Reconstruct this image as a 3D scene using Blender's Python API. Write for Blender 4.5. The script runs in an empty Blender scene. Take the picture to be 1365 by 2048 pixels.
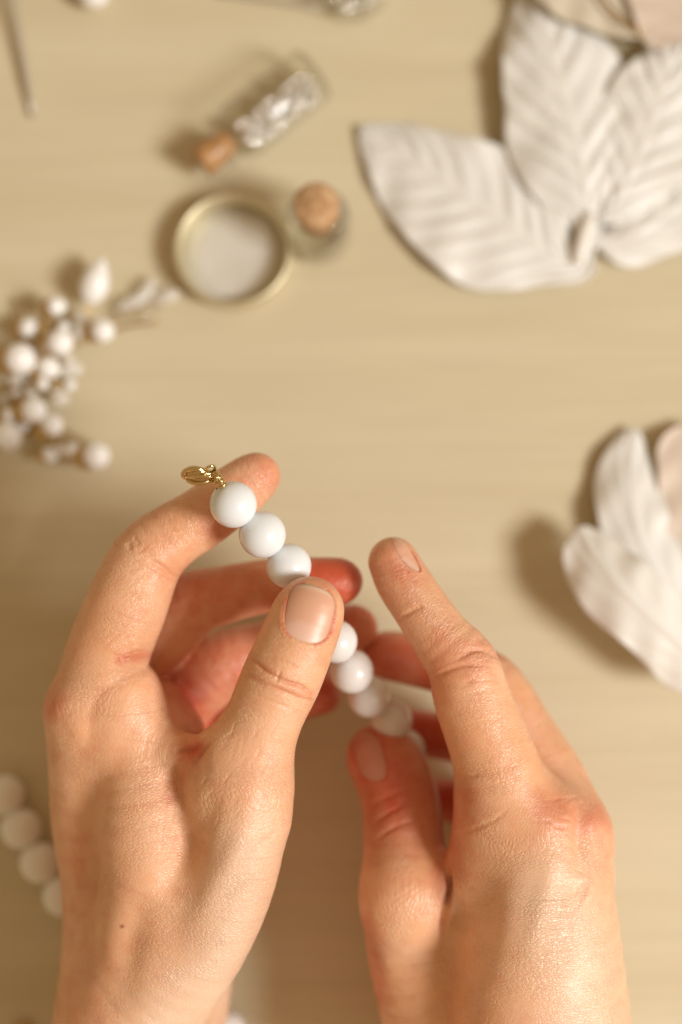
import bpy, math, random
import numpy as np
from mathutils import Vector, Matrix

random.seed(7)
rng = np.random.default_rng(11)
scene = bpy.context.scene
MM = 0.001                      # everything below is measured in millimetres

# ------------------------------------------------------------------ camera
TH = math.radians(7.0)          # camera leans 7 degrees from straight down
RIGHT = np.array([1.0, 0.0, 0.0])
UP = np.array([0.0, math.cos(TH), math.sin(TH)])
FWD = np.array([0.0, math.sin(TH), -math.cos(TH)])
CAM = -FWD * 400.0
FPX = 50.0 / 24.0 * 1365.0
D0 = 320.0
cd = bpy.data.cameras.new('camera')
cam = bpy.data.objects.new('camera', cd)
scene.collection.objects.link(cam)
cam.location = Vector(CAM * MM)
cam.rotation_euler = (TH, 0, 0)
cd.sensor_fit = 'HORIZONTAL'
cd.sensor_width = 24.0
cd.lens = 50.0
cd.clip_start = 0.01
cd.clip_end = 50.0
cd.dof.use_dof = True
cd.dof.focus_distance = 0.3175
cd.dof.aperture_fstop = 3.7
scene.camera = cam

# ------------------------------------------------------------------ light
world = bpy.data.worlds.new('World')
scene.world = world
world.use_nodes = True
wb = world.node_tree.nodes['Background']
wb.inputs['Color'].default_value = (1.0, 0.69, 0.38, 1)
wb.inputs['Strength'].default_value = 0.41


def area_lamp(name, az, el, dist, size, watts, col):
    ld = bpy.data.lights.new(name, 'AREA')
    ld.shape = 'RECTANGLE'
    ld.size, ld.size_y = size
    ld.energy = watts
    ld.color = col
    lo = bpy.data.objects.new(name, ld)
    scene.collection.objects.link(lo)
    d = Vector((math.cos(el) * math.cos(az), math.cos(el) * math.sin(az), math.sin(el)))
    lo.location = d * dist
    lo.rotation_euler = d.to_track_quat('Z', 'Y').to_euler()
    return lo


area_lamp('window_light', math.radians(-22), math.radians(43), 2.0, (0.56, 0.56), 39.5, (1.0, 0.985, 0.96))

scene.view_settings.view_transform = 'Standard'
scene.view_settings.look = 'None'
scene.view_settings.exposure = 0.0
scene.view_settings.gamma = 1.0
scene.render.engine = 'CYCLES'
scene.cycles.use_denoising = True
scene.cycles.max_bounces = 10
scene.cycles.transparent_max_bounces = 16
scene.cycles.sample_clamp_indirect = 6.0
scene.cycles.caustics_refractive = False


# ------------------------------------------------------------------ helpers
def P(px, py, dz=0.0):
    """photo pixel (1365 x 2048) and height above the bead plane (mm, towards camera) -> point"""
    d = D0 - dz
    return CAM + FWD * d + RIGHT * ((px - 682.5) / FPX * d) + UP * ((1024 - py) / FPX * d)


def T(px, py, h=0.0):
    """point at height h above the table seen at that pixel"""
    r = FWD + RIGHT * ((px - 682.5) / FPX) + UP * ((1024 - py) / FPX)
    t = (h - CAM[2]) / r[2]
    return CAM + r * t


def proj(V):
    q = V - CAM
    d = q @ FWD
    return 682.5 + (q @ RIGHT) / d * FPX, 1024 - (q @ UP) / d * FPX, D0 - d


def RM(rpx, dz):
    return rpx * (D0 - dz) / FPX


def link(name, me, mat=None, parent=None, smooth=True):
    o = bpy.data.objects.new(name, me)
    scene.collection.objects.link(o)
    if mat is not None and not me.materials:
        me.materials.append(mat)
    if smooth and len(me.polygons):
        me.polygons.foreach_set('use_smooth', [True] * len(me.polygons))
    if parent is not None:
        o.parent = parent
    return o


def mesh(V, F, name='mesh'):
    me = bpy.data.meshes.new(name)
    me.from_pydata([tuple(v) for v in np.asarray(V) * MM], [], [tuple(int(i) for i in f) for f in F])
    me.update()
    return me


def tag(o, label=None, cat=None, group=None, kind=None):
    if label: o['label'] = label
    if cat: o['category'] = cat
    if group: o['group'] = group
    if kind: o['kind'] = kind
    return o


def thing(name, loc, label, cat, group=None):
    o = bpy.data.objects.new(name, None)
    scene.collection.objects.link(o)
    o.location = Vector(np.asarray(loc) * MM)
    o.empty_display_size = 0.005
    return tag(o, label, cat, group)


def setpos(o, p, parent=None):
    """place an object at p (mm, world); the parent is unrotated"""
    base = np.array(parent.location) / MM if parent is not None else np.zeros(3)
    o.location = Vector((np.asarray(p) - base) * MM)


def orient(o, zdir, roll=0.0):
    q = Vector(zdir).to_track_quat('Z', 'Y')
    o.rotation_mode = 'QUATERNION'
    o.rotation_quaternion = q @ Matrix.Rotation(roll, 3, 'Z').to_quaternion()


def node_mat(name):
    m = bpy.data.materials.new(name)
    m.use_nodes = True
    nt = m.node_tree
    b = nt.nodes['Principled BSDF']
    return m, nt, b


def N(nt, t, **kw):
    n = nt.nodes.new(t)
    for k, v in kw.items():
        if k in n.inputs:
            n.inputs[k].default_value = v
        else:
            setattr(n, k, v)
    return n


def simple(name, col, rough=0.5, metal=0.0, sss=0.0, sssr=(1, .6, .4), coat=0.0, noise=None, bump=None, spec=0.5, sheen=0.0):
    m, nt, b = node_mat(name)
    b.inputs['Base Color'].default_value = (*col, 1)
    b.inputs['Roughness'].default_value = rough
    b.inputs['Metallic'].default_value = metal
    b.inputs['Specular IOR Level'].default_value = spec
    b.inputs['Coat Weight'].default_value = coat
    b.inputs['Sheen Weight'].default_value = sheen
    if sss:
        b.inputs['Subsurface Weight'].default_value = sss
        b.inputs['Subsurface Radius'].default_value = sssr
        b.inputs['Subsurface Scale'].default_value = 0.002
    if noise or bump:
        tc = N(nt, 'ShaderNodeTexCoord')
    if noise:
        sc, amt, col2 = noise
        n = N(nt, 'ShaderNodeTexNoise', Scale=sc, Detail=6.0)
        nt.links.new(tc.outputs['Object'], n.inputs['Vector'])
        r = N(nt, 'ShaderNodeMapRange')
        r.inputs['From Min'].default_value = 0.35
        r.inputs['From Max'].default_value = 0.65
        r.inputs['To Max'].default_value = amt
        nt.links.new(n.outputs['Fac'], r.inputs['Value'])
        mx = N(nt, 'ShaderNodeMix', data_type='RGBA')
        mx.inputs[6].default_value = (*col, 1)
        mx.inputs[7].default_value = (*col2, 1)
        nt.links.new(r.outputs['Result'], mx.inputs[0])
        nt.links.new(mx.outputs[2], b.inputs['Base Color'])
    if bump:
        sc, st, dist = bump
        n = N(nt, 'ShaderNodeTexNoise', Scale=sc, Detail=5.0)
        nt.links.new(tc.outputs['Object'], n.inputs['Vector'])
        bp = N(nt, 'ShaderNodeBump', Strength=st, Distance=dist)
        nt.links.new(n.outputs['Fac'], bp.inputs['Height'])
        nt.links.new(bp.outputs['Normal'], b.inputs['Normal'])
    return m


def glass_mat(name, tint, rough=0.03, edge=(.55, .55, .49)):
    """thin clear glass: see-through with a fresnel shine"""
    m, nt, b = node_mat(name)
    nt.nodes.remove(b)
    out = nt.nodes['Material Output']
    tr = N(nt, 'ShaderNodeBsdfTransparent')
    gl = N(nt, 'ShaderNodeBsdfGlossy', Roughness=rough, Color=(1, 1, 1, 1))
    lw = N(nt, 'ShaderNodeLayerWeight', Blend=0.5)
    pw = N(nt, 'ShaderNodeMath', operation='POWER')
    nt.links.new(lw.outputs['Facing'], pw.inputs[0]); pw.inputs[1].default_value = 3.0
    ma = N(nt, 'ShaderNodeMath', operation='MULTIPLY_ADD')
    nt.links.new(pw.outputs[0], ma.inputs[0]); ma.inputs[1].default_value = 0.8; ma.inputs[2].default_value = 0.03
    tm = N(nt, 'ShaderNodeMix', data_type='RGBA')
    tm.inputs[6].default_value = (*tint, 1); tm.inputs[7].default_value = (*edge, 1)
    nt.links.new(pw.outputs[0], tm.inputs[0]); nt.links.new(tm.outputs[2], tr.inputs['Color'])
    mx = N(nt, 'ShaderNodeMixShader')
    nt.links.new(ma.outputs[0], mx.inputs[0])
    nt.links.new(tr.outputs[0], mx.inputs[1])
    nt.links.new(gl.outputs[0], mx.inputs[2])
    nt.links.new(mx.outputs[0], out.inputs['Surface'])
    return m


# ------------------------------------------------------------------ materials
def wood_material():
    m, nt, b = node_mat('pale_wood')
    tc = N(nt, 'ShaderNodeTexCoord')
    mp = N(nt, 'ShaderNodeMapping')
    mp.inputs['Rotation'].default_value = (0, 0, math.radians(-7))
    mp.inputs['Scale'].default_value = (5.0, 60.0, 5.0)
    nt.links.new(tc.outputs['Object'], mp.inputs['Vector'])
    n1 = N(nt, 'ShaderNodeTexNoise', Scale=1.0, Detail=8.0, Roughness=0.6, Distortion=0.6)
    nt.links.new(mp.outputs[0], n1.inputs['Vector'])
    mp2 = N(nt, 'ShaderNodeMapping')
    mp2.inputs['Rotation'].default_value = (0, 0, math.radians(-7))
    mp2.inputs['Scale'].default_value = (14.0, 420.0, 14.0)
    nt.links.new(tc.outputs['Object'], mp2.inputs['Vector'])
    n2 = N(nt, 'ShaderNodeTexNoise', Scale=1.0, Detail=6.0, Roughness=0.7)
    nt.links.new(mp2.outputs[0], n2.inputs['Vector'])
    r1 = N(nt, 'ShaderNodeMapRange')
    r1.inputs['From Min'].default_value = 0.3
    r1.inputs['From Max'].default_value = 0.7
    nt.links.new(n1.outputs['Fac'], r1.inputs['Value'])
    mx = N(nt, 'ShaderNodeMix', data_type='RGBA')
    mx.inputs[6].default_value = (0.61, 0.522, 0.345, 1)
    mx.inputs[7].default_value = (0.68, 0.60, 0.42, 1)
    nt.links.new(r1.outputs[0], mx.inputs[0])
    mx2 = N(nt, 'ShaderNodeMix', data_type='RGBA', blend_type='MULTIPLY')
    mx2.inputs[0].default_value = 1.0
    r2 = N(nt, 'ShaderNodeMapRange')
    r2.inputs['From Min'].default_value = 0.3
    r2.inputs['From Max'].default_value = 0.7
    r2.inputs['To Min'].default_value = 0.93
    r2.inputs['To Max'].default_value = 1.03
    nt.links.new(n2.outputs['Fac'], r2.inputs['Value'])
    nt.links.new(mx.outputs[2], mx2.inputs[6])
    nt.links.new(r2.outputs[0], mx2.inputs[7])
    nt.links.new(mx2.outputs[2], b.inputs['Base Color'])
    b.inputs['Roughness'].default_value = 0.45
    b.inputs['Specular IOR Level'].default_value = 0.35
    bp = N(nt, 'ShaderNodeBump', Strength=0.2, Distance=0.0002)
    nt.links.new(n2.outputs['Fac'], bp.inputs['Height'])
    nt.links.new(bp.outputs[0], b.inputs['Normal'])
    return m


def skin_material():
    m, nt, b = node_mat('skin')
    tc = N(nt, 'ShaderNodeTexCoord')
    at = N(nt, 'ShaderNodeAttribute', attribute_name='tint')      # r: redness, painted shade; g: paleness, painted light; b: mole, slot shade
    sp = N(nt, 'ShaderNodeSeparateColor')
    nt.links.new(at.outputs['Color'], sp.inputs[0])
    # mottled base
    n1 = N(nt, 'ShaderNodeTexNoise', Scale=60.0, Detail=7.0, Roughness=0.6)
    nt.links.new(tc.outputs['Object'], n1.inputs['Vector'])
    r1 = N(nt, 'ShaderNodeMapRange')
    r1.inputs['From Min'].default_value = 0.32
    r1.inputs['From Max'].default_value = 0.68
    nt.links.new(n1.outputs['Fac'], r1.inputs['Value'])
    mx = N(nt, 'ShaderNodeMix', data_type='RGBA')
    mx.inputs[6].default_value = (0.79, 0.405, 0.215, 1)
    mx.inputs[7].default_value = (0.86, 0.505, 0.31, 1)
    nt.links.new(r1.outputs[0], mx.inputs[0])
    # redder fingertips, knuckles and palm side, plus painted shade on curled fingers and thumb
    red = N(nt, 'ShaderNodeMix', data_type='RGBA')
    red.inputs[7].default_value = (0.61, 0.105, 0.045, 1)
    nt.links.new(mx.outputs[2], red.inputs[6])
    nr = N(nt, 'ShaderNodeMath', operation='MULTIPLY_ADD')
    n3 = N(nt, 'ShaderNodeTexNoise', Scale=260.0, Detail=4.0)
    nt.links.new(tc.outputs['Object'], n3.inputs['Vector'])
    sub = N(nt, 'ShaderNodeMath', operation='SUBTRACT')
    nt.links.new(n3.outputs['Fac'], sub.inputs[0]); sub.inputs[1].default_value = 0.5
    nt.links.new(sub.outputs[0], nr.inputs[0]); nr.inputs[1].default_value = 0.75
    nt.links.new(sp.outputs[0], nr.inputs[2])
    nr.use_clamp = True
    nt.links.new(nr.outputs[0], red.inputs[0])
    pale = N(nt, 'ShaderNodeMix', data_type='RGBA')
    pale.inputs[7].default_value = (0.87, 0.64, 0.47, 1)
    nt.links.new(red.outputs[2], pale.inputs[6])
    nt.links.new(sp.outputs[1], pale.inputs[0])
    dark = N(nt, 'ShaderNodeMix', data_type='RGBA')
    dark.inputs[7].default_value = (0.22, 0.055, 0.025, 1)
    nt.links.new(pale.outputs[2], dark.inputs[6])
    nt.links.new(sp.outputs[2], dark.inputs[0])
    nt.links.new(dark.outputs[2], b.inputs['Base Color'])
    # fine furrows
    fl = N(nt, 'ShaderNodeAttribute', attribute_name='flow')
    mp = N(nt, 'ShaderNodeMapping')
    nt.links.new(fl.outputs['Vector'], mp.inputs['Vector'])
    mp.inputs['Scale'].default_value = (1.0, 1.0, 1.0)
    nd = N(nt, 'ShaderNodeTexNoise', Scale=0.5, Detail=2.0)
    nt.links.new(fl.outputs['Vector'], nd.inputs['Vector'])
    ad = N(nt, 'ShaderNodeVectorMath', operation='MULTIPLY_ADD')
    nt.links.new(nd.outputs['Color'], ad.inputs[0])
    ad.inputs[1].default_value = (1.1, 1.1, 1.1)
    nt.links.new(fl.outputs['Vector'], ad.inputs[2])
    v1 = N(nt, 'ShaderNodeTexVoronoi', feature='DISTANCE_TO_EDGE', Scale=1.0)
    nt.links.new(ad.outputs[0], v1.inputs['Vector'])
    rv = N(nt, 'ShaderNodeMapRange')
    rv.inputs['From Max'].default_value = 0.22
    nt.links.new(v1.outputs['Distance'], rv.inputs['Value'])
    v2 = N(nt, 'ShaderNodeTexVoronoi', feature='DISTANCE_TO_EDGE', Scale=1900.0)
    nt.links.new(tc.outputs['Object'], v2.inputs['Vector'])
    rv2 = N(nt, 'ShaderNodeMapRange')
    rv2.inputs['From Max'].default_value = 0.25
    nt.links.new(v2.outputs['Distance'], rv2.inputs['Value'])
    n4 = N(nt, 'ShaderNodeTexNoise', Scale=420.0, Detail=6.0, Roughness=0.65)
    nt.links.new(tc.outputs['Object'], n4.inputs['Vector'])
    # furrows are stronger in some patches than in others
    n5 = N(nt, 'ShaderNodeTexNoise', Scale=90.0, Detail=3.0)
    nt.links.new(tc.outputs['Object'], n5.inputs['Vector'])
    r5 = N(nt, 'ShaderNodeMapRange')
    r5.inputs['From Min'].default_value = 0.38
    r5.inputs['From Max'].default_value = 0.65
    r5.inputs['To Min'].default_value = 0.25
    r5.inputs['To Max'].default_value = 1.0
    nt.links.new(n5.outputs['Fac'], r5.inputs['Value'])
    mul = N(nt, 'ShaderNodeMath', operation='MULTIPLY')
    nt.links.new(rv.outputs[0], mul.inputs[0]); nt.links.new(r5.outputs[0], mul.inputs[1])
    a1 = N(nt, 'ShaderNodeMath', operation='MULTIPLY_ADD')
    nt.links.new(rv2.outputs[0], a1.inputs[0]); a1.inputs[1].default_value = 0.22
    nt.links.new(mul.outputs[0], a1.inputs[2])
    a2 = N(nt, 'ShaderNodeMath', operation='MULTIPLY_ADD')
    nt.links.new(n4.outputs['Fac'], a2.inputs[0]); a2.inputs[1].default_value = 0.6
    nt.links.new(a1.outputs[0], a2.inputs[2])
    bp = N(nt, 'ShaderNodeBump', Strength=0.65, Distance=0.00018)
    nt.links.new(a2.outputs[0], bp.inputs['Height'])
    nt.links.new(bp.outputs[0], b.inputs['Normal'])
    b.inputs['Roughness'].default_value = 0.37
    b.inputs['Specular IOR Level'].default_value = 0.6
    b.inputs['Subsurface Weight'].default_value = 0.3
    b.inputs['Subsurface Radius'].default_value = (1.0, 0.32, 0.16)
    b.inputs['Subsurface Scale'].default_value = 0.0022
    return m


M_wood = wood_material()
M_skin = skin_material()


def nail_material():
    m, nt, b = node_mat('nail')
    at = N(nt, 'ShaderNodeAttribute', attribute_name='tint')
    sp = N(nt, 'ShaderNodeSeparateColor')
    nt.links.new(at.outputs['Color'], sp.inputs[0])
    mx = N(nt, 'ShaderNodeMix', data_type='RGBA')
    mx.inputs[6].default_value = (0.74, 0.40, 0.265, 1)
    mx.inputs[7].default_value = (0.79, 0.48, 0.36, 1)
    nt.links.new(sp.outputs[0], mx.inputs[0])
    mx2 = N(nt, 'ShaderNodeMix', data_type='RGBA')
    mx2.inputs[7].default_value = (0.90, 0.74, 0.58, 1)
    nt.links.new(mx.outputs[2], mx2.inputs[6])
    nt.links.new(sp.outputs[1], mx2.inputs[0])
    mx3 = N(nt, 'ShaderNodeMix', data_type='RGBA')
    mx3.inputs[7].default_value = (0.50, 0.15, 0.08, 1)
    nt.links.new(mx2.outputs[2], mx3.inputs[6])
    nt.links.new(sp.outputs[2], mx3.inputs[0])
    nt.links.new(mx3.outputs[2], b.inputs['Base Color'])
    b.inputs['Roughness'].default_value = 0.40
    b.inputs['Coat Weight'].default_value = 0.12
    b.inputs['Coat Roughness'].default_value = 0.35
    b.inputs['Subsurface Weight'].default_value = 0.4
    b.inputs['Subsurface Radius'].default_value = (1, .4, .25)
    b.inputs['Subsurface Scale'].default_value = 0.0015
    return m


M_nail = nail_material()
M_bead = simple('white_stone', (0.80, 0.83, 0.85), 0.25, sss=0.35, sssr=(1, .95, .9), coat=0.25, bump=(900, .12, .0001))
M_bead_cool = simple('milky_stone', (0.78, 0.765, 0.74), 0.30, sss=0.5, sssr=(1, .85, .75), coat=0.3, noise=(200, .5, (0.84, 0.82, 0.79)))
M_pearl = simple('pearl', (0.90, 0.89, 0.86), 0.22, sss=0.2, coat=0.5)
M_clearbead = simple('clear_bead', (0.90, 0.87, 0.80), 0.10, coat=1.0)
M_clearbead.node_tree.nodes['Principled BSDF'].inputs['Alpha'].default_value = 0.5
M_crystal = glass_mat('crystal', (0.985, 0.98, 0.97), 0.06, (.9, .88, .84))
M_gold = simple('gold', (0.72, 0.54, 0.27), 0.14, metal=1.0, bump=(500, .1, .0001))
M_wire = simple('gold_wire', (0.62, 0.42, 0.17), 0.3, metal=1.0)
M_silver = simple('silver', (0.95, 0.945, 0.93), 0.16, metal=1.0)
M_tin = simple('tin_rim', (0.74, 0.67, 0.46), 0.42, metal=0.7, bump=(120, .1, .0002))
M_tinfloor = simple('tin_floor', (0.80, 0.78, 0.73), 0.42, metal=0.35, noise=(90, .5, (0.70, 0.66, 0.58)))
M_glass = glass_mat('glass', (0.985, 0.985, 0.975), 0.05)
M_cork = simple('cork', (0.70, 0.46, 0.25), 0.85, noise=(800, 1.0, (0.40, 0.21, 0.09)), bump=(1200, .7, .0004))
M_copper = simple('copper_cork', (0.56, 0.32, 0.13), 0.45, coat=0.3, noise=(900, 1.0, (0.36, 0.16, 0.05)), bump=(1200, .5, .0004))
M_leaf = simple('satin_leaf', (0.83, 0.80, 0.74), 0.38, sss=0.15, sheen=0.2, bump=(1500, .12, .0001), spec=0.4)
M_petal = simple('beige_petal', (0.66, 0.55, 0.45), 0.6, sheen=0.2, bump=(1500, .2, .0001))
M_petal_grey = simple('dull_petal', (0.62, 0.55, 0.43), 0.6, sheen=0.2)
M_pin = simple('pin_metal', (0.62, 0.58, 0.50), 0.5, metal=0.8)
M_cord = simple('clear_cord', (0.7, 0.66, 0.58), 0.25)


# ------------------------------------------------------------------ implicit modelling for the hands
def catmull(S, n=3):
    S = np.asarray(S, float)
    A = np.vstack([2 * S[0] - S[1], S, 2 * S[-1] - S[-2]])
    out = []
    for i in range(1, len(A) - 2):
        p0, p1, p2, p3 = A[i - 1], A[i], A[i + 1], A[i + 2]
        for k in range(n):
            t = k / n
            out.append(0.5 * (2 * p1 + (p2 - p0) * t + (2 * p0 - 5 * p1 + 4 * p2 - p3) * t * t + (3 * p1 - p0 - 3 * p2 + p3) * t ** 3))
    out.append(S[-1])
    return np.array(out)


class Chain:
    """a tapered limb: stations (px, py, dz, r_px); deep > 1 stretches it along the view axis"""
    def __init__(self, st, deep=1.0, n=3):
        pts = []
        for s in st:
            p = P(s[0], s[1], s[2])
            pts.append([*p, RM(s[3], s[2])])
        self.s = catmull(pts, n) if len(pts) > 1 else np.array(pts * 2)
        self.deep = deep
        seg = np.linalg.norm(np.diff(self.s[:, :3], axis=0), axis=1)
        self.arc = np.concatenate([[0], np.cumsum(seg)])

    def eval(self, X, far=30.0, margin=11.0):
        res = np.full(len(X), far, np.float32)
        R0 = self.s[:, 3].max() * max(1, self.deep) + margin
        sel = np.nonzero(((X > self.s[:, :3].min(0) - R0) & (X < self.s[:, :3].max(0) + R0)).all(1))[0]
        X = X[sel]
        out = np.full(len(X), far, np.float32)
        for i in range(len(self.s) - 1):
            a, b = self.s[i], self.s[i + 1]
            r = max(a[3], b[3]) * max(1, self.deep) + margin
            lo = np.minimum(a[:3], b[:3]) - r
            hi = np.maximum(a[:3], b[:3]) + r
            m = np.nonzero(((X > lo) & (X < hi)).all(1))[0]
            if not len(m):
                continue
            q = X[m] - a[:3]
            ab = b[:3] - a[:3]
            L = max(ab @ ab, 1e-9)
            t = np.clip(q @ ab / L, 0, 1)
            dv = q - t[:, None] * ab
            if self.deep != 1.0:
                c = dv @ FWD
                d2 = (dv * dv).sum(1) - c * c + (c / self.deep) ** 2
            else:
                d2 = (dv * dv).sum(1)
            d = np.sqrt(d2) - (a[3] + t * (b[3] - a[3]))
            out[m] = np.minimum(out[m], d)
        res[sel] = out
        return res


def smin(a, b, k):
    h = np.maximum(k - np.abs(a - b), 0) / k
    return np.minimum(a, b) - h * h * k * 0.25


class Hand:
    def __init__(self, body, fingers, kb=7.0, kf=5.0):
        self.body, self.fingers, self.kb, self.kf = body, fingers, kb, kf

    def eval(self, X):
        B = None
        for c in self.body:
            d = c.eval(X)
            B = d if B is None else smin(B, d, self.kb)
        out = B
        for f, k in self.fingers:
            out = np.minimum(out, smin(B, f.eval(X), k))
        return out

    def grad(self, X, e=0.05):
        g = np.zeros_like(X)
        for k in ((1, -1, -1), (-1, -1, 1), (-1, 1, -1), (1, 1, 1)):
            k = np.array(k, float)
            g += k * self.eval(X + e * k)[:, None]
        return g / (4 * e)

    def flow(self, X):
        """coordinates that run along each limb, for the fine furrows"""
        W = np.zeros(len(X)); A = np.zeros(len(X))
        D = np.zeros((len(X), 3))
        for c in self.body + [f for f, k in self.fingers]:
            d = c.eval(X, far=30.0, margin=6.0)
            w = np.exp(-np.maximum(d, -1) / 1.6)
            w[d > 25] = 0
            v = c.s[-1][:3] - c.s[0][:3]
            # local direction from the nearest point of the chain
            mid = 0.5 * (c.s[1:, :3] + c.s[:-1, :3])
            dirs = np.diff(c.s[:, :3], axis=0)
            dirs /= np.linalg.norm(dirs, axis=1)[:, None] + 1e-9
            m = np.nonzero(w > 1e-4)[0]
            for s in range(0, len(m), 60000):
                mm = m[s:s + 60000]
                dd = (mid * mid).sum(1)[None] - 2 * X[mm] @ mid.T
                j = dd.argmin(1)
                al = self_arc(c, j) + ((X[mm] - c.s[j, :3]) * dirs[j]).sum(1)
                A[mm] += w[mm] * al
                W[mm] += w[mm]
        A /= W + 1e-9
        return A


def self_arc(c, j):
    return c.arc[j]


def surface_nets(hand, lo, hi, h):
    ax = [np.arange(lo[i], hi[i] + h, h) for i in range(3)]
    n = [len(a) for a in ax]
    G = np.stack(np.meshgrid(*ax, indexing='ij'), -1).reshape(-1, 3)
    F = hand.eval(G).reshape(n)
    ins = F < 0
    c = [(i, j, k) for i in (0, 1) for j in (0, 1) for k in (0, 1)]
    acc = np.zeros([m - 1 for m in n], np.int8)
    for i, j, k in c:
        acc += ins[i:n[0] - 1 + i, j:n[1] - 1 + j, k:n[2] - 1 + k]
    idx = np.argwhere((acc > 0) & (acc < 8))
    cid = np.full(acc.shape, -1, np.int64)
    cid[tuple(idx.T)] = np.arange(len(idx))
    S = np.zeros((len(idx), 3)); cnt = np.zeros(len(idx))
    for a in range(8):
        for b in range(a + 1, 8):
            d = np.abs(np.array(c[a]) - np.array(c[b]))
            if d.sum() != 1:
                continue
            fa = F[tuple((idx + c[a]).T)]; fb = F[tuple((idx + c[b]).T)]
            m = (fa < 0) != (fb < 0)
            t = fa[m] / (fa[m] - fb[m])
            S[m] += np.array(c[a]) + t[:, None] * (np.array(c[b]) - np.array(c[a]))
            cnt[m] += 1
    V = np.array(lo) + h * (idx + S / cnt[:, None])
    Q = []
    for a in range(3):
        b, d = (a + 1) % 3, (a + 2) % 3
        s0 = [slice(None)] * 3; s1 = [slice(None)] * 3
        s0[a] = slice(0, n[a] - 1); s1[a] = slice(1, n[a])
        i0, i1 = ins[tuple(s0)], ins[tuple(s1)]
        e = np.argwhere(i0 != i1)
        m = (e[:, b] > 0) & (e[:, d] > 0) & (e[:, b] < n[b] - 1) & (e[:, d] < n[d] - 1)
        e = e[m]
        flip = ~i0[tuple(e.T)]
        eb = np.zeros(3, int); eb[b] = 1
        ed = np.zeros(3, int); ed[d] = 1
        q = np.stack([cid[tuple(e.T)], cid[tuple((e - eb).T)], cid[tuple((e - eb - ed).T)], cid[tuple((e - ed).T)]], 1)
        q[flip] = q[flip][:, ::-1]
        Q.append(q)
    return V, np.vstack(Q)


def subdivide(V, Q):
    E = np.vstack([Q[:, [0, 1]], Q[:, [1, 2]], Q[:, [2, 3]], Q[:, [3, 0]]])
    Es = np.sort(E, 1)
    key = Es[:, 0] * len(V) + Es[:, 1]
    u, inv = np.unique(key, return_inverse=True)
    e0, e1 = u // len(V), u % len(V)
    mid = 0.5 * (V[e0] + V[e1])
    fc = V[Q].mean(1)
    nv, ne, nq = len(V), len(u), len(Q)
    inv = inv.reshape(4, nq)
    m0, m1, m2, m3 = [nv + inv[i] for i in range(4)]
    c = nv + ne + np.arange(nq)
    V2 = np.vstack([V, mid, fc])
    Q2 = np.vstack([np.stack([Q[:, 0], m0, c, m3], 1), np.stack([m0, Q[:, 1], m1, c], 1),
                    np.stack([c, m1, Q[:, 2], m2], 1), np.stack([m3, c, m2, Q[:, 3]], 1)])
    return V2, Q2


def newton(hand, V, it=2, lim=0.5):
    for _ in range(it):
        f = hand.eval(V)
        g = hand.grad(V)
        gg = (g * g).sum(1) + 1e-6
        V = V - np.clip(f / np.sqrt(gg), -lim, lim)[:, None] * g / np.sqrt(gg)[:, None]
    return V


def laplace(V, Q, it=2, w=0.5):
    for _ in range(it):
        S = np.zeros_like(V); C = np.zeros(len(V))
        for i in range(4):
            a, b = Q[:, i], Q[:, (i + 1) % 4]
            for k in range(3):
                S[:, k] += np.bincount(a, V[b, k], len(V)) + np.bincount(b, V[a, k], len(V))
            C += np.bincount(a, minlength=len(V)) + np.bincount(b, minlength=len(V))
        V = V * (1 - w) + w * S / np.maximum(C, 1)[:, None]
    return V


def vnormals(V, Q):
    n = np.cross(V[Q[:, 2]] - V[Q[:, 0]], V[Q[:, 3]] - V[Q[:, 1]])
    A = np.zeros_like(V)
    for i in range(4):
        for k in range(3):
            A[:, k] += np.bincount(Q[:, i], n[:, k], len(V))
    return A / (np.linalg.norm(A, axis=1)[:, None] + 1e-12)


def polydist(x, y, poly):
    """distance to a polyline drawn on the skin and the position along it (0..1)"""
    poly = np.asarray(poly, float)
    if len(poly) > 2:
        poly = catmull(poly, 4)
    best = np.full(len(x), 1e9); par = np.zeros(len(x))
    nseg = len(poly) - 1
    for i in range(nseg):
        a, b = poly[i], poly[i + 1]
        d = b - a
        t = np.clip(((x - a[0]) * d[0] + (y - a[1]) * d[1]) / (d @ d + 1e-9), 0, 1)
        q = np.hypot(x - a[0] - t * d[0], y - a[1] - t * d[1])
        m = q < best
        best[m] = q[m]; par[m] = (i + t[m]) / nseg
    return best, par


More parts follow.
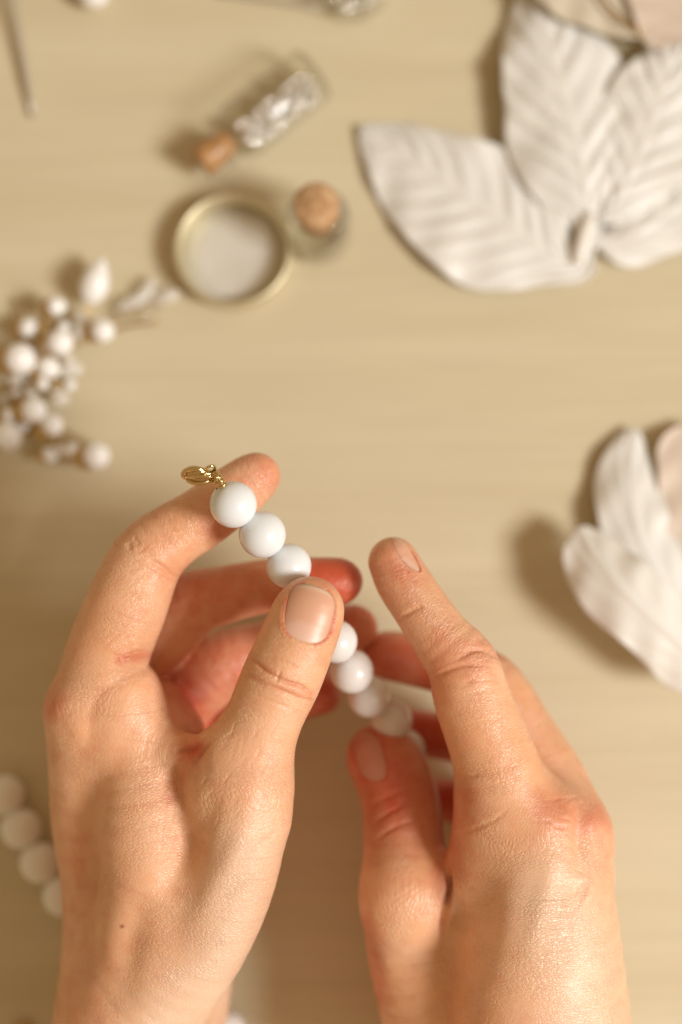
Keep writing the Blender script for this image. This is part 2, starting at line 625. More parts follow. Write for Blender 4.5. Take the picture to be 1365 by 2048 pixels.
def build_hand(name, hand, h, levels, lo_px, hi_px, zlo, zhi, features, tints, nails, label, cat):
    cs = hand.body + [f for f, k in hand.fingers]
    allp = np.vstack([c.s[:, :3] - c.s[:, 3:4] * max(1, c.deep) - 2 for c in cs] + [c.s[:, :3] + c.s[:, 3:4] * max(1, c.deep) + 2 for c in cs])
    lo, hi = allp.min(0), allp.max(0)
    V, Q = surface_nets(hand, lo, hi, h)
    V = laplace(V, Q, 1, 0.5)
    V = newton(hand, V, 2)
    for l in range(levels):
        V, Q = subdivide(V, Q)
        if l == levels - 1:
            V = laplace(V, Q, 1, 0.5)
        V = newton(hand, V, 1)
    V = laplace(V, Q, 3, 0.5)
    Nn = vnormals(V, Q)
    px, py, dz = proj(V)
    face = np.clip(-(Nn @ FWD) * 1.6 + 0.15, 0, 1)
    disp = np.zeros(len(V))
    for f in features:
        poly, sig, amp = f[0], f[1], f[2]
        zr = f[3] if len(f) > 3 else (-99, 99)
        P_ = np.asarray(poly, float)
        m = np.nonzero((px > P_[:, 0].min() - 4 * sig) & (px < P_[:, 0].max() + 4 * sig) & (py > P_[:, 1].min() - 4 * sig) &
                       (py < P_[:, 1].max() + 4 * sig) & (dz > zr[0]) & (dz < zr[1]) & (face > 0))[0]
        if not len(m):
            continue
        if len(P_) == 1:
            d = np.hypot(px[m] - P_[0, 0], py[m] - P_[0, 1]); t = np.full(len(m), .5)
            end = 1.0
        else:
            d, t = polydist(px[m], py[m], P_)
            end = np.clip(np.minimum(t, 1 - t) * 5, 0.15, 1) if sig < 9 else np.sin(np.pi * np.clip(t, 0.02, 0.98)) ** 0.8
        disp[m] += amp * np.exp(-(d / sig) ** 2) * end * face[m]
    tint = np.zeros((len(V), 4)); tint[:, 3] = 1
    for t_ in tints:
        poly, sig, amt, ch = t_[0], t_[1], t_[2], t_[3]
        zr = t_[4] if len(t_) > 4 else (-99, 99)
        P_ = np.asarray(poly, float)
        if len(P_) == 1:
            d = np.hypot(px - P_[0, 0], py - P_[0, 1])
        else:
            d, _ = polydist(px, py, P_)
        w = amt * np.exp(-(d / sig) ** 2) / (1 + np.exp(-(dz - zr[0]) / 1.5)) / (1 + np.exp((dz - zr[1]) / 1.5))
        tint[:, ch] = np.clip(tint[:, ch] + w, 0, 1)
    # nail beds sink a little and the skin folds up round them
    for nl in nails:
        u, v = nail_uv(nl, px, py)
        m = (np.abs(u) < 1.8) & (np.abs(v) < 1.8) & (dz > nl['z'][0]) & (dz < nl['z'][1]) & ((Nn @ FWD) < 0.35)
        q = (np.abs(u) ** 2.6 + np.abs(v) ** 2.6) ** (1 / 2.6)
        inside = 1 / (1 + np.exp((q - 0.97) / 0.025))
        rim = np.exp(-((q - 1.10) / 0.085) ** 2) * np.clip(1.0 - 1.2 * np.clip(v - 0.2, 0, 1), 0.12, 1)
        sc = nl.get('amp', 1.0)
        disp[m] += sc * (-0.55 * inside[m] + 0.16 * rim[m])
        edge = np.exp(-((q - 1.02) / 0.05) ** 2)
        tint[m, 0] = np.clip(tint[m, 0] + 0.75 * edge[m] * (np.abs(u[m]) > 0.45), 0, 1)
    V = V + Nn * disp[:, None]
    me = bpy.data.meshes.new(name)
    me.vertices.add(len(V)); me.loops.add(len(Q) * 4); me.polygons.add(len(Q))
    me.vertices.foreach_set('co', (V * MM).ravel())
    me.loops.foreach_set('vertex_index', Q.ravel())
    me.polygons.foreach_set('loop_start', np.arange(0, len(Q) * 4, 4))
    me.polygons.foreach_set('use_smooth', [True] * len(Q))
    me.update(calc_edges=True)
    a = me.attributes.new('tint', 'FLOAT_COLOR', 'POINT')
    a.data.foreach_set('color', tint.ravel())
    al = hand.flow(V)
    fl = np.stack([al * 2.1, V[:, 0] * 0.8, V[:, 2] * 0.8 + V[:, 1] * 0.3], 1)
    a = me.attributes.new('flow', 'FLOAT_VECTOR', 'POINT')
    a.data.foreach_set('vector', fl.ravel())
    o = link(name, me, M_skin, smooth=False)
    tag(o, label, cat)
    for nl in nails:
        make_nail(hand, nl, o)
    return o


def nail_uv(nl, px, py):
    c, ax, ay = nl['c'], nl['u'], nl['v']
    x, y = px - c[0], py - c[1]
    det = ax[0] * ay[1] - ax[1] * ay[0]
    return (x * ay[1] - y * ay[0]) / det, (ax[0] * y - ax[1] * x) / det


def make_nail(hand, nl, parent):
    n = 28
    c, ax, ay = np.array(nl['c'], float), np.array(nl['u'], float), np.array(nl['v'], float)
    # square -> superellipse
    g = np.linspace(-1, 1, n)
    U, W = np.meshgrid(g, g, indexing='ij')
    rr = np.maximum(np.abs(U), np.abs(W))
    q = (np.abs(U) ** 2.8 + np.abs(W) ** 2.8) ** (1 / 2.8) + 1e-9
    U2, W2 = U * rr / q, W * rr / q
    pix = c + U2[..., None] * ax + W2[..., None] * ay
    # walk down the view rays to the finger surface
    x, y = pix[..., 0].ravel(), pix[..., 1].ravel()
    zs = np.full(len(x), float(nl['z'][1]))
    for _ in range(60):
        pts = np.array([P(a, b, d) for a, b, d in zip(x, y, zs)])
        f = hand.eval(pts)
        zs -= np.clip(f * 0.8, -1, 2.0)
    pts = np.array([P(a, b, d) for a, b, d in zip(x, y, np.clip(zs, nl['z'][0], nl['z'][1]))])
    pts = newton(hand, pts, 6, 3.0)
    gr = hand.grad(pts); gr /= np.linalg.norm(gr, axis=1)[:, None]
    wv = W2.ravel(); uv = U2.ravel()
    lift = -0.08 + 0.22 * np.clip(wv, -0.6, 1) - 0.12 * np.abs(uv) ** 4
    top = pts + gr * (lift * nl.get('amp', 1.0))[:, None]
    bot = top - gr * 0.5
    V = np.vstack([top, bot])
    F = []
    idx = lambda i, j: i * n + j
    for i in range(n - 1):
        for j in range(n - 1):
            F.append((idx(i, j), idx(i + 1, j), idx(i + 1, j + 1), idx(i, j + 1)))
            F.append((n * n + idx(i, j + 1), n * n + idx(i + 1, j + 1), n * n + idx(i + 1, j), n * n + idx(i, j)))
    ring = [idx(i, 0) for i in range(n)] + [idx(n - 1, j) for j in range(1, n)] + [idx(i, n - 1) for i in range(n - 2, -1, -1)] + [idx(0, j) for j in range(n - 2, 0, -1)]
    for a, b in zip(ring, ring[1:] + ring[:1]):
        F.append((b, a, n * n + a, n * n + b))
    nz = np.cross(V[F[0][1]] - V[F[0][0]], V[F[0][2]] - V[F[0][0]])
    if nz @ FWD > 0:
        F = [f[::-1] for f in F]
    me = mesh(V, F)
    o = link('nail', me, M_nail, parent)
    lun = 1 / (1 + np.exp((wv + 0.30 + 0.55 * uv ** 2 + 0.10 * uv) / 0.05))
    fre = 1 / (1 + np.exp(-(wv - 0.86 + 0.10 * uv ** 2) / 0.03))
    col = np.zeros((len(V), 4)); col[:, 3] = 1
    col[:, 0] = np.tile(lun, 2); col[:, 1] = np.tile(fre, 2) * 0.45; col[:, 2] = nl.get('red', 0) + 0.55 * np.tile(1 / (1 + np.exp(-(np.abs(uv) - 0.93) / 0.03)), 2)
    a = me.attributes.new('tint', 'FLOAT_COLOR', 'POINT')
    a.data.foreach_set('color', col.ravel())
    return o


# ------------------------------------------------------------------ the table
def build_table():
    V, F = [], []
    x0, x1, y0, y1 = -450, 450, -350, 420
    nx, ny = 24, 20
    for i in range(nx + 1):
        for j in range(ny + 1):
            V.append((x0 + (x1 - x0) * i / nx, y0 + (y1 - y0) * j / ny, 0))
    for i in range(nx):
        for j in range(ny):
            a = i * (ny + 1) + j
            F.append((a, a + ny + 1, a + ny + 2, a + 1))
    b = len(V)
    V += [(x0, y0, -18), (x1, y0, -18), (x1, y1, -18), (x0, y1, -18)]
    F += [(b + 3, b + 2, b + 1, b)]
    V += [(x0, y0, 0), (x1, y0, 0), (x1, y1, 0), (x0, y1, 0)]
    for i in range(4):
        F.append((b + i, b + (i + 1) % 4, b + 4 + (i + 1) % 4, b + 4 + i))
    o = link('table_top', mesh(V, F), M_wood, smooth=False)
    o['kind'] = 'structure'


build_table()

# ------------------------------------------------------------------ left hand
L_body = [
    Chain([(185, 1425, -16, 95), (190, 1530, -20, 92), (200, 1640, -25, 96), (215, 1760, -27, 92), (228, 1880, -27, 103), (250, 2020, -26, 136), (255, 2180, -22, 145)]),
    Chain([(265, 1455, -12, 58), (335, 1487, -9, 34), (400, 1510, -5, 40), (455, 1510, -3, 60)]),
    Chain([(280, 1520, -14, 72), (288, 1580, -11, 84), (298, 1660, -10, 98), (312, 1760, -12, 106), (300, 1890, -16, 110)]),
    Chain([(485, 1585, -3, 88), (482, 1680, -4, 88), (452, 1785, -7, 91), (398, 1885, -12, 98), (330, 1965, -17, 112), (262, 2060, -20, 130), (255, 2180, -22, 145)]),
    Chain([(298, 1438, -28, 88), (325, 1505, -26, 95), (300, 1620, -30, 100), (290, 1900, -31, 110), (280, 2180, -34, 130)]),
    Chain([(300, 1440, -45, 88), (310, 1650, -44, 100), (310, 1900, -42, 112), (290, 2180, -42, 130)]),
    Chain([(330, 1470, -55, 72), (340, 1700, -51, 84), (352, 1950, -44, 112), (310, 2060, -44, 118), (300, 2180, -44, 120)]),
]
L_index = Chain([(190, 1420, -15, 92), (215, 1310, -13, 84), (252, 1215, -11, 82), (292, 1122, -11, 74), (342, 1074, -11, 66), (398, 1040, -12, 62), (452, 1000, -13, 60), (497, 965, -14, 54), (513, 953, -14, 48)])
L_bulge = Chain([(244, 1392, -13, 80), (247, 1428, -13, 79), (225, 1480, -17, 74)])
L_middle = Chain([(235, 1392, -36, 60), (268, 1330, -33, 64), (312, 1284, -30, 67), (350, 1240, -27, 68), (388, 1206, -25, 65), (440, 1192, -24, 59), (520, 1174, -23, 54), (600, 1167, -22, 52), (668, 1164, -22, 49), (681, 1163, -22, 45)])
L_ring = Chain([(330, 1460, -46, 74), (370, 1392, -42, 72), (415, 1350, -39, 72), (460, 1322, -38, 66), (530, 1300, -38, 57), (620, 1275, -38, 52), (698, 1258, -38, 48), (712, 1256, -38, 44)])
L_pinky = Chain([(350, 1530, -57, 60), (430, 1470, -55, 58), (520, 1422, -53, 50), (600, 1395, -53, 46), (640, 1386, -53, 44)])
L_thumb = Chain([(485, 1600, -3, 86), (508, 1500, -1, 80), (532, 1428, 1, 77), (563, 1358, 2, 80), (592, 1290, 3, 77), (612, 1240, 3, 74), (620, 1222, 3, 69)], deep=0.88)
left_hand = Hand(L_body, [(L_index, 2.5), (L_bulge, 5.0), (L_middle, 1.5), (L_ring, 2), (L_pinky, 2), (L_thumb, 7)])

L_feat = [
    # thumb knuckle creases
    ([(492, 1352), (520, 1368), (560, 1380), (600, 1398), (625, 1402)], 3.6, -0.55),
    ([(505, 1320), (530, 1342), (565, 1362), (600, 1372), (622, 1388)], 3.6, -0.75),
    ([(520, 1308), (560, 1320), (600, 1338)], 3.5, -0.25),
    ([(500, 1385), (540, 1402), (590, 1420)], 3.5, -0.22),
    ([(552, 1365), (563, 1340)], 3.0, -0.30),
    ([(560, 1350)], 38, 0.35),
    # web fold
    ([(345, 1503), (378, 1500), (408, 1486)], 5, -0.8),
    ([(325, 1600), (345, 1550), (395, 1500)], 13, -0.6),
    ([(428, 1478), (402, 1508), (374, 1548)], 4, -0.55),
    ([(338, 1590), (328, 1640), (322, 1690)], 3.2, -0.14),
    ([(352, 1585), (345, 1650)], 3, -0.12),
    ([(322, 1434), (365, 1452), (405, 1470)], 9, 0.5),
    # joint creases on the index finger
    ([(300, 1308), (275, 1306), (235, 1318)], 5, -0.5),
    ([(352, 1162), (325, 1135), (290, 1115)], 5, -0.45),
    ([(345, 1175), (318, 1150)], 5, -0.3),
    ([(255, 1085), (262, 1100)], 5, -0.35),
    ([(268, 1072), (278, 1092)], 4, -0.25),
    ([(455, 1065), (430, 1035)], 5, -0.3),
    # tendons and the hollow at the base of the thumb
    ([(300, 1790), (270, 1850), (255, 1920), (245, 2040)], 34, -1.5),
    ([(440, 1560), (400, 1660), (355, 1740), (320, 1800)], 26, -1.2),
    ([(510, 1560), (480, 1680), (420, 1790), (370, 1880)], 26, 0.7),
    ([(150, 1420), (165, 1500)], 22, 0.4),
    ([(175, 1900), (185, 2040)], 26, 0.5),
    ([(560, 1655), (520, 1690), (470, 1712)], 4, -0.22),
    ([(575, 1630), (545, 1650)], 4, -0.25),
    ([(120, 1400)], 35, 0.5),
    ([(578, 1655)], 26, 0.6),
]
for k in range(34):       # short random furrows over the back of the thumb and web
    x = 380 + 170 * rng.random(); y = 1470 + 200 * rng.random()
    a = math.radians(rng.normal(-62, 14)); L = 22 + 30 * rng.random()
    L_feat.append(([(x, y), (x + L * .5 * math.cos(a) + rng.normal(0, 2), y - L * .5 * math.sin(a) * -1), (x + L * math.cos(a), y + L * math.sin(a))], 2.3, -0.07))
for k in range(26):       # across the index finger
    t = rng.random(); x = 215 + 75 * t + rng.normal(0, 22); y = 1310 - 210 * t
    a = math.radians(rng.normal(-28, 9)); L = 20 + 26 * rng.random()
    L_feat.append(([(x, y), (x + L * math.cos(a), y + L * math.sin(a))], 2.3, -0.07))
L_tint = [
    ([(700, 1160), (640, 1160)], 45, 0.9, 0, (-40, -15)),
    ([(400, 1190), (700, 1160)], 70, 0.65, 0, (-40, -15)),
    ([(380, 1370), (740, 1260)], 80, 0.58, 0, (-50, -24)),  # red of the curled fingers deepened as painted shade
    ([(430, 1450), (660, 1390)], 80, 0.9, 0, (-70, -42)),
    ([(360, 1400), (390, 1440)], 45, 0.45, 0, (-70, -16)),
    ([(540, 940)], 45, 0.5, 0), ([(440, 1050), (470, 1000)], 40, 0.45, 0),
    ([(330, 1150)], 35, 0.3, 0), ([(100, 1410)], 40, 0.55, 0), ([(640, 1175)], 34, 0.4, 0),
    ([(380, 1500)], 26, 0.7, 0), ([(340, 1600), (400, 1490)], 16, 0.35, 0), ([(240, 1320), (300, 1310)], 12, 0.5, 0),
    ([(500, 1352), (620, 1398)], 6, 0.35, 0), ([(505, 1320), (622, 1388)], 6, 0.35, 0),
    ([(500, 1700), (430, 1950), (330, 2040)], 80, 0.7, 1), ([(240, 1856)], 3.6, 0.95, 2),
    ([(150, 1700), (160, 2000)], 60, 0.15, 0),
]
L_nails = [dict(c=(619, 1229), u=(49, 15), v=(13, -56), z=(-4, 22), amp=1.0)]
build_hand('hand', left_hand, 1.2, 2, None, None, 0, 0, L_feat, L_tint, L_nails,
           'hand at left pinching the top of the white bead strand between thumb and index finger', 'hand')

# ------------------------------------------------------------------ right hand
R_body = [
    Chain([(1062, 1665, -12, 98), (1064, 1780, -9, 108), (1055, 1900, -10, 125), (1045, 2060, -13, 142), (1045, 2200, -14, 150)]),
    Chain([(1128, 1672, -14, 92), (1125, 1790, -12, 104), (1126, 1900, -13, 118), (1118, 2060, -16, 146), (1118, 2200, -17, 150)]),
    Chain([(990, 1608, -13, 76), (970, 1690, -13, 70), (958, 1740, -14, 68)]),
    Chain([(955, 1800, -20, 76), (930, 1900, -25, 92), (930, 2060, -31, 130), (930, 2200, -32, 140)]),
    Chain([(812, 1790, -19, 84), (822, 1870, -25, 92), (855, 1960, -28, 108), (905, 2060, -31, 134), (925, 2200, -28, 145)]),
    Chain([(1140, 1730, -33, 80), (1130, 1900, -36, 95), (1100, 2060, -38, 130), (1080, 2200, -38, 140)]),
    Chain([(1110, 1770, -48, 70), (1100, 1900, -46, 90), (1070, 2060, -42, 120), (1060, 2200, -42, 130)]),
    Chain([(990, 1900, -34, 100), (990, 2060, -36, 130), (990, 2200, -38, 140)]),
]
R_index = Chain([(1060, 1680, -13, 98), (1008, 1566, -10, 88), (976, 1478, -9, 82), (944, 1394, -8, 77), (925, 1330, -8, 71), (882, 1274, -9, 60), (842, 1216, -11, 56), (807, 1163, -13, 55), (787, 1124, -14, 50)])
R_middle = Chain([(1130, 1680, -19, 90), (1100, 1575, -23, 80), (1046, 1475, -27, 70), (992, 1385, -30, 66), (950, 1352, -33, 62), (900, 1336, -37, 56), (840, 1322, -40, 53), (785, 1312, -41, 50), (770, 1310, -41, 46)])
R_ring = Chain([(1140, 1740, -34, 80), (1080, 1600, -40, 68), (1010, 1505, -45, 62), (940, 1482, -49, 50), (870, 1470, -50, 46), (805, 1458, -50, 42)])
R_pinky = Chain([(1110, 1780, -48, 66), (1050, 1680, -54, 56), (990, 1630, -58, 50), (925, 1606, -58, 44), (872, 1600, -58, 40)])
R_thumb = Chain([(812, 1800, -19, 84), (808, 1730, -23, 81), (807, 1650, -29, 80), (797, 1585, -33, 77), (775, 1535, -36, 74), (763, 1517, -37, 70)], deep=0.9)
right_hand = Hand(R_body, [(R_index, 6), (R_middle, 5), (R_ring, 4), (R_pinky, 4), (R_thumb, 5)])
R_feat = [
    ([(865, 1358), (900, 1340), (935, 1330), (985, 1335)], 5, -0.45),
    ([(925, 1305), (960, 1300), (1000, 1318)], 5, -0.4),
    ([(905, 1325), (945, 1305), (975, 1300)], 4, -0.3),
    ([(920, 1368), (960, 1360), (1000, 1362)], 4, -0.25),
    ([(960, 1330)], 36, 0.6),
    ([(795, 1242), (825, 1222), (850, 1210)], 5, -0.35),
    ([(812, 1150), (835, 1165)], 5, -0.2),
    ([(908, 1544), (935, 1553), (962, 1550)], 5, -0.25),
    ([(908, 1670), (945, 1660), (990, 1640), (1020, 1615)], 4.5, -0.18),
    ([(891, 1725), (897, 1775), (890, 1835), (884, 1880)], 6, -1.7),
    ([(892, 1800), (888, 1850), (882, 1900)], 7, -0.3),
    ([(1105, 1650)], 46, 1.2),
    ([(1195, 1640)], 36, 0.8),
    ([(1155, 1600), (1160, 1680), (1170, 1760)], 17, -1.3),
    ([(1188, 1755), (1175, 1797), (1152, 1832)], 7, 0.45),
    ([(1160, 1760), (1145, 1800)], 14, -0.5),
    ([(1110, 1700), (1090, 1800), (1050, 1950)], 24, 0.6),
    ([(975, 1720), (975, 1850), (955, 1980)], 30, -0.7),
    ([(735, 1655), (775, 1628), (825, 1600)], 5, -0.35),
    ([(745, 1685), (790, 1655), (840, 1638)], 5, -0.3),
    ([(735, 1615), (775, 1595), (820, 1575)], 5, -0.2),
]
for k in range(30):
    x = 1065 + 90 * rng.random(); y = 1600 + 170 * rng.random()
    a = math.radians(rng.normal(8, 14)); L = 18 + 28 * rng.random()
    R_feat.append(([(x, y), (x + L * math.cos(a), y + L * math.sin(a))], 2.3, -0.11))
for k in range(16):
    x = 905 + 90 * rng.random(); y = 1290 + 90 * rng.random()
    a = math.radians(rng.normal(-5, 22)); L = 14 + 20 * rng.random()
    R_feat.append(([(x, y), (x + L * math.cos(a), y + L * math.sin(a))], 2.3, -0.10))
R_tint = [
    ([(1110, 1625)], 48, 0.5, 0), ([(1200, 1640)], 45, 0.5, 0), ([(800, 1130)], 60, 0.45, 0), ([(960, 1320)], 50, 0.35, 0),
    ([(740, 1500), (790, 1600)], 95, 0.85, 0, (-60, -12)),  # deep red paints the shade on the thumb and on the curled fingers below
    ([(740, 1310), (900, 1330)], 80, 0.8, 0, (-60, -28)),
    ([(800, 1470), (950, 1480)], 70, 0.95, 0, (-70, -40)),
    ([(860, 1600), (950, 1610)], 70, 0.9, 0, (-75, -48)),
    ([(930, 1600), (900, 1750)], 40, 0.5, 0), ([(735, 1850), (760, 2000)], 22, 0.5, 0),
    ([(896, 1760), (893, 1810)], 7, 0.45, 2), ([(1090, 1790), (1150, 1930), (1170, 2060)], 95, 0.7, 1), ([(880, 1270), (870, 1380)], 26, 0.3, 0),  # shade painted dark in the thumb slot, lit back of hand painted pale
]
R_nails = [dict(c=(740, 1515), u=(31, -2), v=(-12, -48), z=(-60, -10), amp=0.5, red=0.6), dict(c=(812, 1108), u=(21, 11), v=(-17, -31), z=(-30, 0), amp=0.6)]  # thumb nail reddened to dim it like the shaded thumb
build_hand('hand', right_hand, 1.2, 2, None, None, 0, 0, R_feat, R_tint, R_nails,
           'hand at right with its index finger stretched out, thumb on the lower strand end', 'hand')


# ------------------------------------------------------------------ generic small geometry
def lathe(prof, seg=48, closed=False):
    V, F = [], []
    n = len(prof)
    for k in range(seg):
        a = 2 * math.pi * k / seg
        for r, z in prof:
            V.append((r * math.cos(a), r * math.sin(a), z))
    for k in range(seg):
        k2 = (k + 1) % seg
        for j in range(n - 1 if not closed else n):
            j2 = (j + 1) % n
            F.append((k * n + j, k2 * n + j, k2 * n + j2, k * n + j2))
    return V, F


def sphere(r, seg=32, rings=20, hole=0.0, sy=1.0):
    prof = [(max(r * math.sin(math.pi * i / rings), hole if 0 < hole else 1e-4), -r * sy * math.cos(math.pi * i / rings)) for i in range(rings + 1)]
    V, F = lathe(prof, seg)
    return V, F


def tube(path, r, seg=10, n=4, closed=False):
    path = np.asarray(path, float)
    if not closed and len(path) > 2:
        path = catmull(path, n)
    V, F = [], []
    m = len(path)
    up = np.array([0.123, 0.31, 0.94])
    for i in range(m):
        if closed:
            d = path[(i + 1) % m] - path[i - 1]
        else:
            d = path[min(i + 1, m - 1)] - path[max(i - 1, 0)]
        d = d / (np.linalg.norm(d) + 1e-9)
        s = np.cross(d, up); s /= np.linalg.norm(s) + 1e-9
        t = np.cross(s, d)
        rr = np.interp(i / max(m - 1, 1), np.linspace(0, 1, len(r)), r) if hasattr(r, '__len__') else r
        for k in range(seg):
            a = 2 * math.pi * k / seg
            V.append(path[i] + rr * (math.cos(a) * s + math.sin(a) * t))
    for i in range(m if closed else m - 1):
        i2 = (i + 1) % m
        for k in range(seg):
            k2 = (k + 1) % seg
            F.append((i * seg + k, i * seg + k2, i2 * seg + k2, i2 * seg + k))
    if not closed:
        F.append(tuple(range(seg))[::-1])
        F.append(tuple((m - 1) * seg + k for k in range(seg)))
    return V, F


def merge(*parts):
    V, F = [], []
    for v, f in parts:
        b = len(V)
        V += [tuple(p) for p in v]
        F += [tuple(i + b for i in q) for q in f]
    return V, F


def rel(V, base):
    return np.asarray(V, float) - np.asarray(base, float)


# ------------------------------------------------------------------ the strand in the hands
BR = 5.28
b_spots = [(467, 1009, 3), (525, 1069, 0), (578, 1132, -4), (624, 1207, -8.5), (672, 1283, -15), (704, 1343, -22), (738, 1393, -29), (784, 1442, -36), (812, 1500, -43)]
st = thing('bead_strand', P(467, 1009, 3), 'strand of round white beads with a gold clasp held up by both hands', 'bead strand')
base = P(467, 1009, 3)
bead_me = mesh(*sphere(BR, 40, 28, hole=0.5))
bead_me.materials.append(M_bead)
bead_me2 = mesh(*sphere(BR * 0.98, 40, 28, hole=0.5))
bead_me2.materials.append(M_bead_cool)
pts = [P(*s) for s in b_spots]
for i, p in enumerate(pts):
    o = link('bead', bead_me if i < 4 else bead_me2, None, st)
    setpos(o, p, st); o.scale = (1 + rng.normal(0, .012),) * 3
    d = pts[min(i + 1, len(pts) - 1)] - pts[max(i - 1, 0)]
    orient(o, d)
o = link('cord', mesh(rel(tube([P(447, 975, 5)] + pts, 0.35)[0], base), tube([P(447, 975, 5)] + pts, 0.35)[1]), M_cord, st)


def ring_path(c, a, b, ra, rb, n=28):
    return [c + a * ra * math.cos(2 * math.pi * i / n) + b * rb * math.sin(2 * math.pi * i / n) for i in range(n)]


def unit(v):
    return np.asarray(v, float) / np.linalg.norm(v)


# crimp tube between the bead and the clasp, then rings and the lobster claw
A0, A1 = P(447, 974, 7), P(428, 943, 8)
dr = unit(A1 - A0)
parts = [tube([A0, A0 + (A1 - A0) * .5, A1], [0.95, .95, .9, .9, .85, .85, .85, .8, .8], 14)]
for t in (0.12, 0.38, 0.62, 0.86):
    parts.append(tube(ring_path(A0 + (A1 - A0) * t, unit(np.cross(dr, FWD)), unit(np.cross(dr, np.cross(dr, FWD))), 0.95, 0.95, 16), 0.28, 8, closed=True))
V, F = merge(*parts)
link('crimp_tube', mesh(rel(V, base), F), M_gold, st)
e1, e2, e3 = RIGHT, UP, -FWD
V, F = merge(tube(ring_path(P(421, 938, 8), unit(e1 * .9 + e2 * .3), unit(e3 + e2 * .5), 1.1, 1.3), 0.32, 8, closed=True),
             tube(ring_path(P(430, 955, 8.5), unit(e1 * .3 + e2 * 1), unit(e3 + e1 * .5), 1.2, 1.2), 0.34, 8, closed=True),
             tube(ring_path(P(422, 958, 7), unit(e1 + e2 * -.3), unit(e3 + e2 * .9), 1.0, 1.1), 0.30, 8, closed=True))
V = list(V)
link('jump_ring', mesh(rel(V, base), F), M_gold, st)
# lobster claw, seen from its edge: oval body with an open hook and a lever
cl = []
hook = [P(418, 946, 8), P(404, 940, 9.5), P(388, 937, 10), P(374, 940, 9), P(367, 948, 8), P(373, 956, 7), P(388, 959, 7)]
cl.append(tube([P(424, 948, 8), P(404, 946, 9), P(386, 945, 9), P(374, 949, 8)], [.5, .6, .6, .4], 12))
cl.append(tube([P(424, 953, 8.6), P(404, 952, 9), P(386, 952, 9), P(374, 954, 8)], [.5, .7, .6, .35], 12))
cl.append(tube(hook, [0.75, .7, .68, .66, .64, .62, .62, .62, .62, .62, .62, .6, .6, .6, .6, .6, .6, .6, .6, .6, .58, .55, .5, .45, .4], 12))
bodyp = [P(422, 950, 7), P(410, 951, 7), P(396, 953, 7), P(384, 958, 6.5), P(376, 961, 6)]
cl.append(tube(bodyp, [0.9, 1.1, 1.3, 1.4, 1.45, 1.5, 1.5, 1.45, 1.4, 1.3, 1.2, 1.0, .9, .8, .7, .6, .5], 16))
cl.append(tube([P(420, 960, 7), P(404, 966, 7.5), P(388, 966, 7.5), P(376, 960, 7)], [.55] * 13, 10))
V, F = merge(*cl)
link('lobster_clasp', mesh(rel(V, base), F), M_gold, st)
V, F = tube([P(412, 946, 9.3), P(400, 943, 10), P(388, 946, 9.6)], 0.45, 10)
link('clasp_lever', mesh(rel(V, base), F), M_gold, st)

# ------------------------------------------------------------------ the bracelet on the table, behind the left hand
bl = [(8, 1590), (42, 1658), (80, 1726), (126, 1792), (170, 1850), (220, 1905), (275, 1952), (330, 1995), (392, 2030), (452, 2062)]
tb = thing('bead_bracelet', T(*bl[0], 5), 'matt white bead bracelet lying on the table behind the wrist', 'bracelet')
m_me = mesh(*sphere(5.55, 32, 20, hole=0.5)); m_me.materials.append(M_pearl)
bp_ = [T(x, y, 5.6) for x, y in bl]
for i, p in enumerate(bp_):
    o = link('bead', m_me, None, tb)
    setpos(o, p, tb)
    orient(o, bp_[min(i + 1, len(bl) - 1)] - bp_[max(i - 1, 0)])
V, F = tube(bp_, 0.4)
link('cord', mesh(rel(V, T(*bl[0], 5)), F), M_cord, tb)
b0 = T(42, 2062, 2)
ck = thing('clasp', b0, 'small dark brass clasp lying at the lower left corner of the table', 'clasp')
V, F = merge(tube(ring_path(np.zeros(3), unit((1, .2, .1)), unit((0, 1, .1)), 2.6, 1.6), .6, 8, closed=True), tube([(-2, 0, 0), (0, -1, .4), (3, -2.5, .2)], .9, 8))
link('clasp_hook', mesh(V, F), M_wire, ck)


